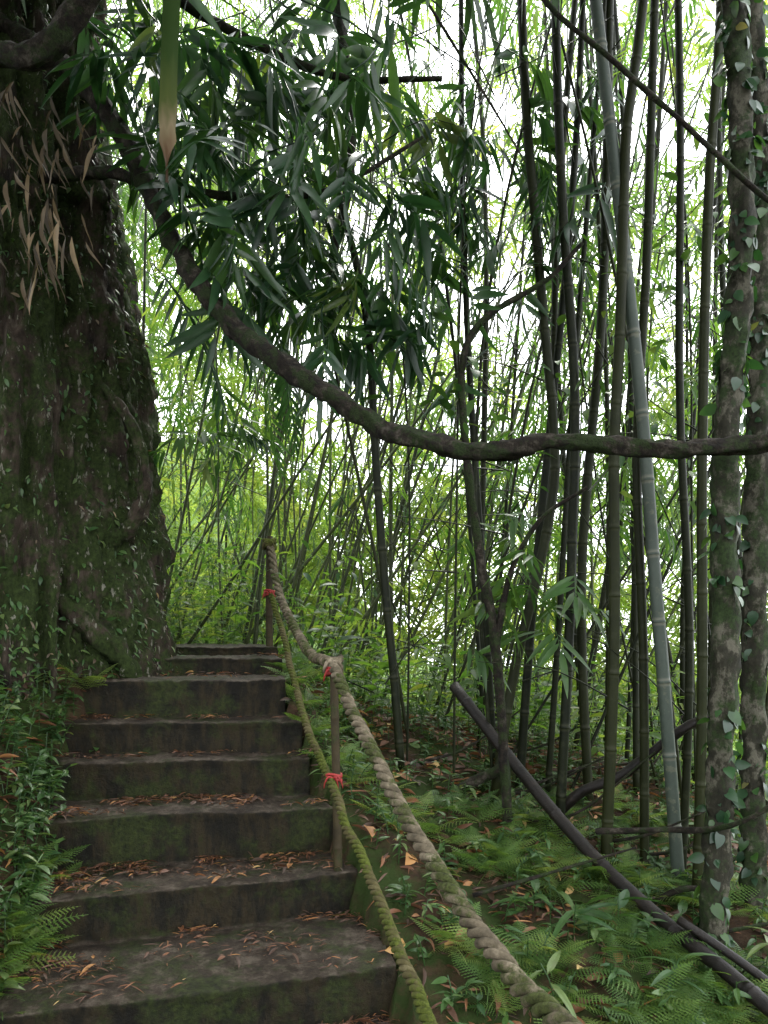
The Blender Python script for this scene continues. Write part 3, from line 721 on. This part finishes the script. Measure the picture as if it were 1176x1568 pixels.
def herbs(name,pos,size,mat,n=(6,12),h=.18,lw=.2,zoff=0):
    mb=MB(); lf=[leaf3(lw,.3,.2,6,.75),leaf3(lw*.75,.45,.25,6,.7)]
    for (x,y) in pos:
        z=float(G(x,y))+zoff; k=random.randint(*n); hh=h*random.uniform(.5,1.4); tone=random.uniform(.1,.9)
        dx,dy=random.gauss(0,.25),random.gauss(0,.25)
        st=catmull([(x,y,z-.02-zoff),(x+dx*hh*.5,y+dy*hh*.5,z+hh*.6),(x+dx*hh*1.2,y+dy*hh*1.2,z+hh)],6)
        tube(mb,st,.0022,4,.2,cap=False)
        P=[];D=[]
        for j in range(k):
            t=.25+.75*j/k; q_=np.array([np.interp(t*5,range(6),st[:,i]) for i in range(3)]); a=j*2.4+random.random()
            P.append(q_);D.append((math.cos(a),math.sin(a),random.uniform(-.2,.6)))
        P=np.array(P);D=np.array(D); m=len(P)
        inst(mb,random.choice(lf),P,frames(D,np.array([0,0,1.])+rng.normal(0,.25,(m,3))),rng.uniform(size[0],size[1],m),np.clip(rng.normal(tone,.15,m),0,1))
    return mb.build(name,[mat],smooth=False)
pos=[]
for i in range(340):
    y=random.uniform(1.9,4.0); xl=float(np.interp(y,LY,LX)); pos.append((xl+.1-abs(random.gauss(0,.28)),y))
herbs('bank_herb_plants',pos,(.035,.085),M_herb,(6,12),.14)
pos=[]
for i in range(1000):
    y=random.uniform(1.8,6.5); xr=float(np.interp(y,RY,RX)); pos.append((xr+.08+random.random()*2.8,y))
herbs('slope_herb_plants',pos,(.03,.08),M_herb,(4,9),.10)
herbs('slope_herb_plants',[(random.uniform(.5,2.0),random.uniform(2.1,3.4)) for _ in range(22)],(.12,.22),M_herb,(4,7),.16,.11)
herbs('understorey_shrubs',[(random.uniform(-.1,.55)*y,y) for y in rng.uniform(4.6,9,250)],(.08,.2),M_mid,(8,16),.6,.16)
herbs('understorey_shrubs',[(random.uniform(-.42,-.12)*y,y) for y in rng.uniform(5.6,9,200)],(.06,.16),M_mid,(10,20),.9,.16)
herbs('grass_sprouts',[(float(np.interp(y,RY,RX))+random.uniform(.02,.5),y) for y in rng.uniform(3.7,5.2,70)],(.06,.14),M_fern,(4,8),.06,.06)
herbs('pale_leaf_plant',[(-1.36,2.95),(-1.2,2.45),(-1.22,2.6)],(.08,.14),M_pale,(4,5),.16,.20,.05)

mb=MB()
lf=leaf3(.2,.3,.2,6,.75)
for c,k,s_ in (((.42,4.0,1.3),26,.12),((.3,4.0,1.25),14,.12),((.6,4.0,1.0),14,.09),((-.3,4.6,.35),20,.08),((1.7,4.4,1.6),60,.1),((1.6,4.0,2.0),50,.1),((1.5,4.5,1.1),50,.1),((1.9,4.2,2.6),60,.1),((1.2,4.3,1.3),30,.1),((1.0,4.2,1.4),30,.08)):
    P=np.array(c)+rng.normal(0,.14,(k,3))*np.array([1.3,1,1.2]); inst(mb,lf,P,frames(rand_dirs(k),np.array([0,0,1.])+rng.normal(0,.3,(k,3))),rng.uniform(.6,1.2,k)*s_)
mb.build('broadleaf_shrub_foliage',[M_herb])
mb=MB()
P=[]
for c,k in (((.6,4.0,.2),6),((.85,4.0,.1),5),((.75,3.8,.35),4),((1.0,4.4,.3),6),((.65,4.3,.6),4),((-1.0,4.9,1.35),7),((-1.15,4.8,1.2),5)):
    for i in range(k): P.append(np.array(c)+rng.normal(0,.11,3))
scatter(mb,SP_near,np.array(P),(.2,.34),-.3,.4)
mb.build('bamboo_sprigs',[M_herb])

# ------------------------------------------------------------------ leaf litter
mb=MB()
DL=[leaf3(.12,.25,.5,6,.8,.9),leaf3(.24,.15,.4,6,.8,.5),leaf3(.05,.1,.6,6,.8,.6)]
P=[]
for i in range(2,len(steps)-1):
    z,l,r=steps[i]; nz2,nl,nr=steps[i+1]
    for k in range(2000 if i<6 else 420):
        u=random.random(); v=1-random.random()**2.0*.9 if random.random()<.75 else random.random()
        v=min(v,.97)
        if random.random()<.35: u=random.random()**2*.4
        x=(l[0]+(r[0]-l[0])*u)*(1-v)+(nl[0]+(nr[0]-nl[0])*u)*v; y=(l[1]+(r[1]-l[1])*u)*(1-v)+(nl[1]+(nr[1]-nl[1])*u)*v
        if nz((x,y,z),5,3)<-.06: continue
        P.append((x,y,z+.014+random.random()*.018))
P=np.array(P); n=len(P); a=rng.random(n)*6.28
D=np.stack([np.cos(a),np.sin(a)*.7,rng.normal(0,.08,n)],-1); Nn=np.array([0,0,1.])+rng.normal(0,.25,(n,3))
R=frames(D,Nn); ch=rng.choice(3,n,p=[.20,.07,.73]); S=rng.uniform(.012,.052,n)+(rng.random(n)<.10)*rng.uniform(.02,.05,n)
for k in range(3): m=ch==k; inst(mb,DL[k],P[m],R[m],S[m]*(.75 if k==1 else 1),rng.random(m.sum())**1.6)
n=16000; X=rng.uniform(-2.6,3,n); Y=rng.uniform(1.5,7,n)
xr=np.interp(Y,RY,RX); xl=np.interp(Y,LY,LX); keep=(X>xr+.03)|(X<xl-.03); X=X[keep];Y=Y[keep]; n=len(X)
P=np.stack([X,Y,G(X,Y)+.012],-1); a=rng.random(n)*6.28
D=np.stack([np.cos(a),np.sin(a),rng.normal(0,.2,n)],-1); R=frames(D,np.array([0,0,1.])+rng.normal(0,.4,(n,3))); ch=rng.choice(3,n,p=[.4,.15,.45]); S=rng.uniform(.03,.12,n)
for k in range(3): m=ch==k; inst(mb,DL[k],P[m],R[m],S[m],rng.random(m.sum())**1.5)
mb.build('leaf_litter',[M_dead])

# ------------------------------------------------------------------ light, world, camera
EL,AZ=math.radians(50),math.radians(14)   # ahead of the viewer, slightly right
w=bpy.data.worlds.new('World'); scene.world=w; w.use_nodes=True; nt=w.node_tree; nt.nodes.clear(); L=nt.links
sk=N(nt,'ShaderNodeTexSky'); sk.sky_type='NISHITA'; sk.sun_disc=False; sk.sun_elevation=EL; sk.sun_rotation=AZ
sk.air_density=1.0; sk.dust_density=6; sk.ozone_density=1
hs=N(nt,'ShaderNodeHueSaturation'); hs.inputs['Saturation'].default_value=.25; L.new(sk.outputs[0],hs.inputs['Color'])
tcw=N(nt,'ShaderNodeTexCoord'); nw=noi(nt,2.5,6,.6,tcw.outputs['Generated']); rw=ramp(nt,[(.3,(.66,.69,.74)),(.7,(.98,1,1.02))])
L.new(nw.outputs[0],rw.inputs[0])
sc=N(nt,'ShaderNodeVectorMath',operation='SCALE'); L.new(rw.outputs[0],sc.inputs[0]); sc.inputs['Scale'].default_value=44
mw=N(nt,'ShaderNodeMixRGB'); mw.inputs[0].default_value=.85; L.new(hs.outputs[0],mw.inputs[1]); L.new(sc.outputs[0],mw.inputs[2])
bg=N(nt,'ShaderNodeBackground'); bg.inputs[1].default_value=.15; L.new(mw.outputs[0],bg.inputs[0])
o=N(nt,'ShaderNodeOutputWorld'); L.new(bg.outputs[0],o.inputs[0])
sd=bpy.data.lights.new('sun','SUN'); sd.energy=5.0; sd.angle=math.radians(14); sd.color=(1,.97,.91)
so=bpy.data.objects.new('sun',sd); coll.objects.link(so)
dirv=Vector((math.sin(AZ)*math.cos(EL),math.cos(AZ)*math.cos(EL),math.sin(EL)))
so.rotation_euler=dirv.to_track_quat('Z','Y').to_euler(); so.location=dirv*30

cd=bpy.data.cameras.new('camera'); cd.sensor_fit='VERTICAL'; cd.sensor_height=36; cd.lens=27.2; cd.shift_y=.125; cd.clip_end=600; cd.clip_start=.05
co=bpy.data.objects.new('camera',cd); coll.objects.link(co); co.location=(0,0,0); co.rotation_euler=(math.radians(90),0,0); scene.camera=co
scene.view_settings.view_transform='Standard'; scene.view_settings.look='None'; scene.view_settings.exposure=0
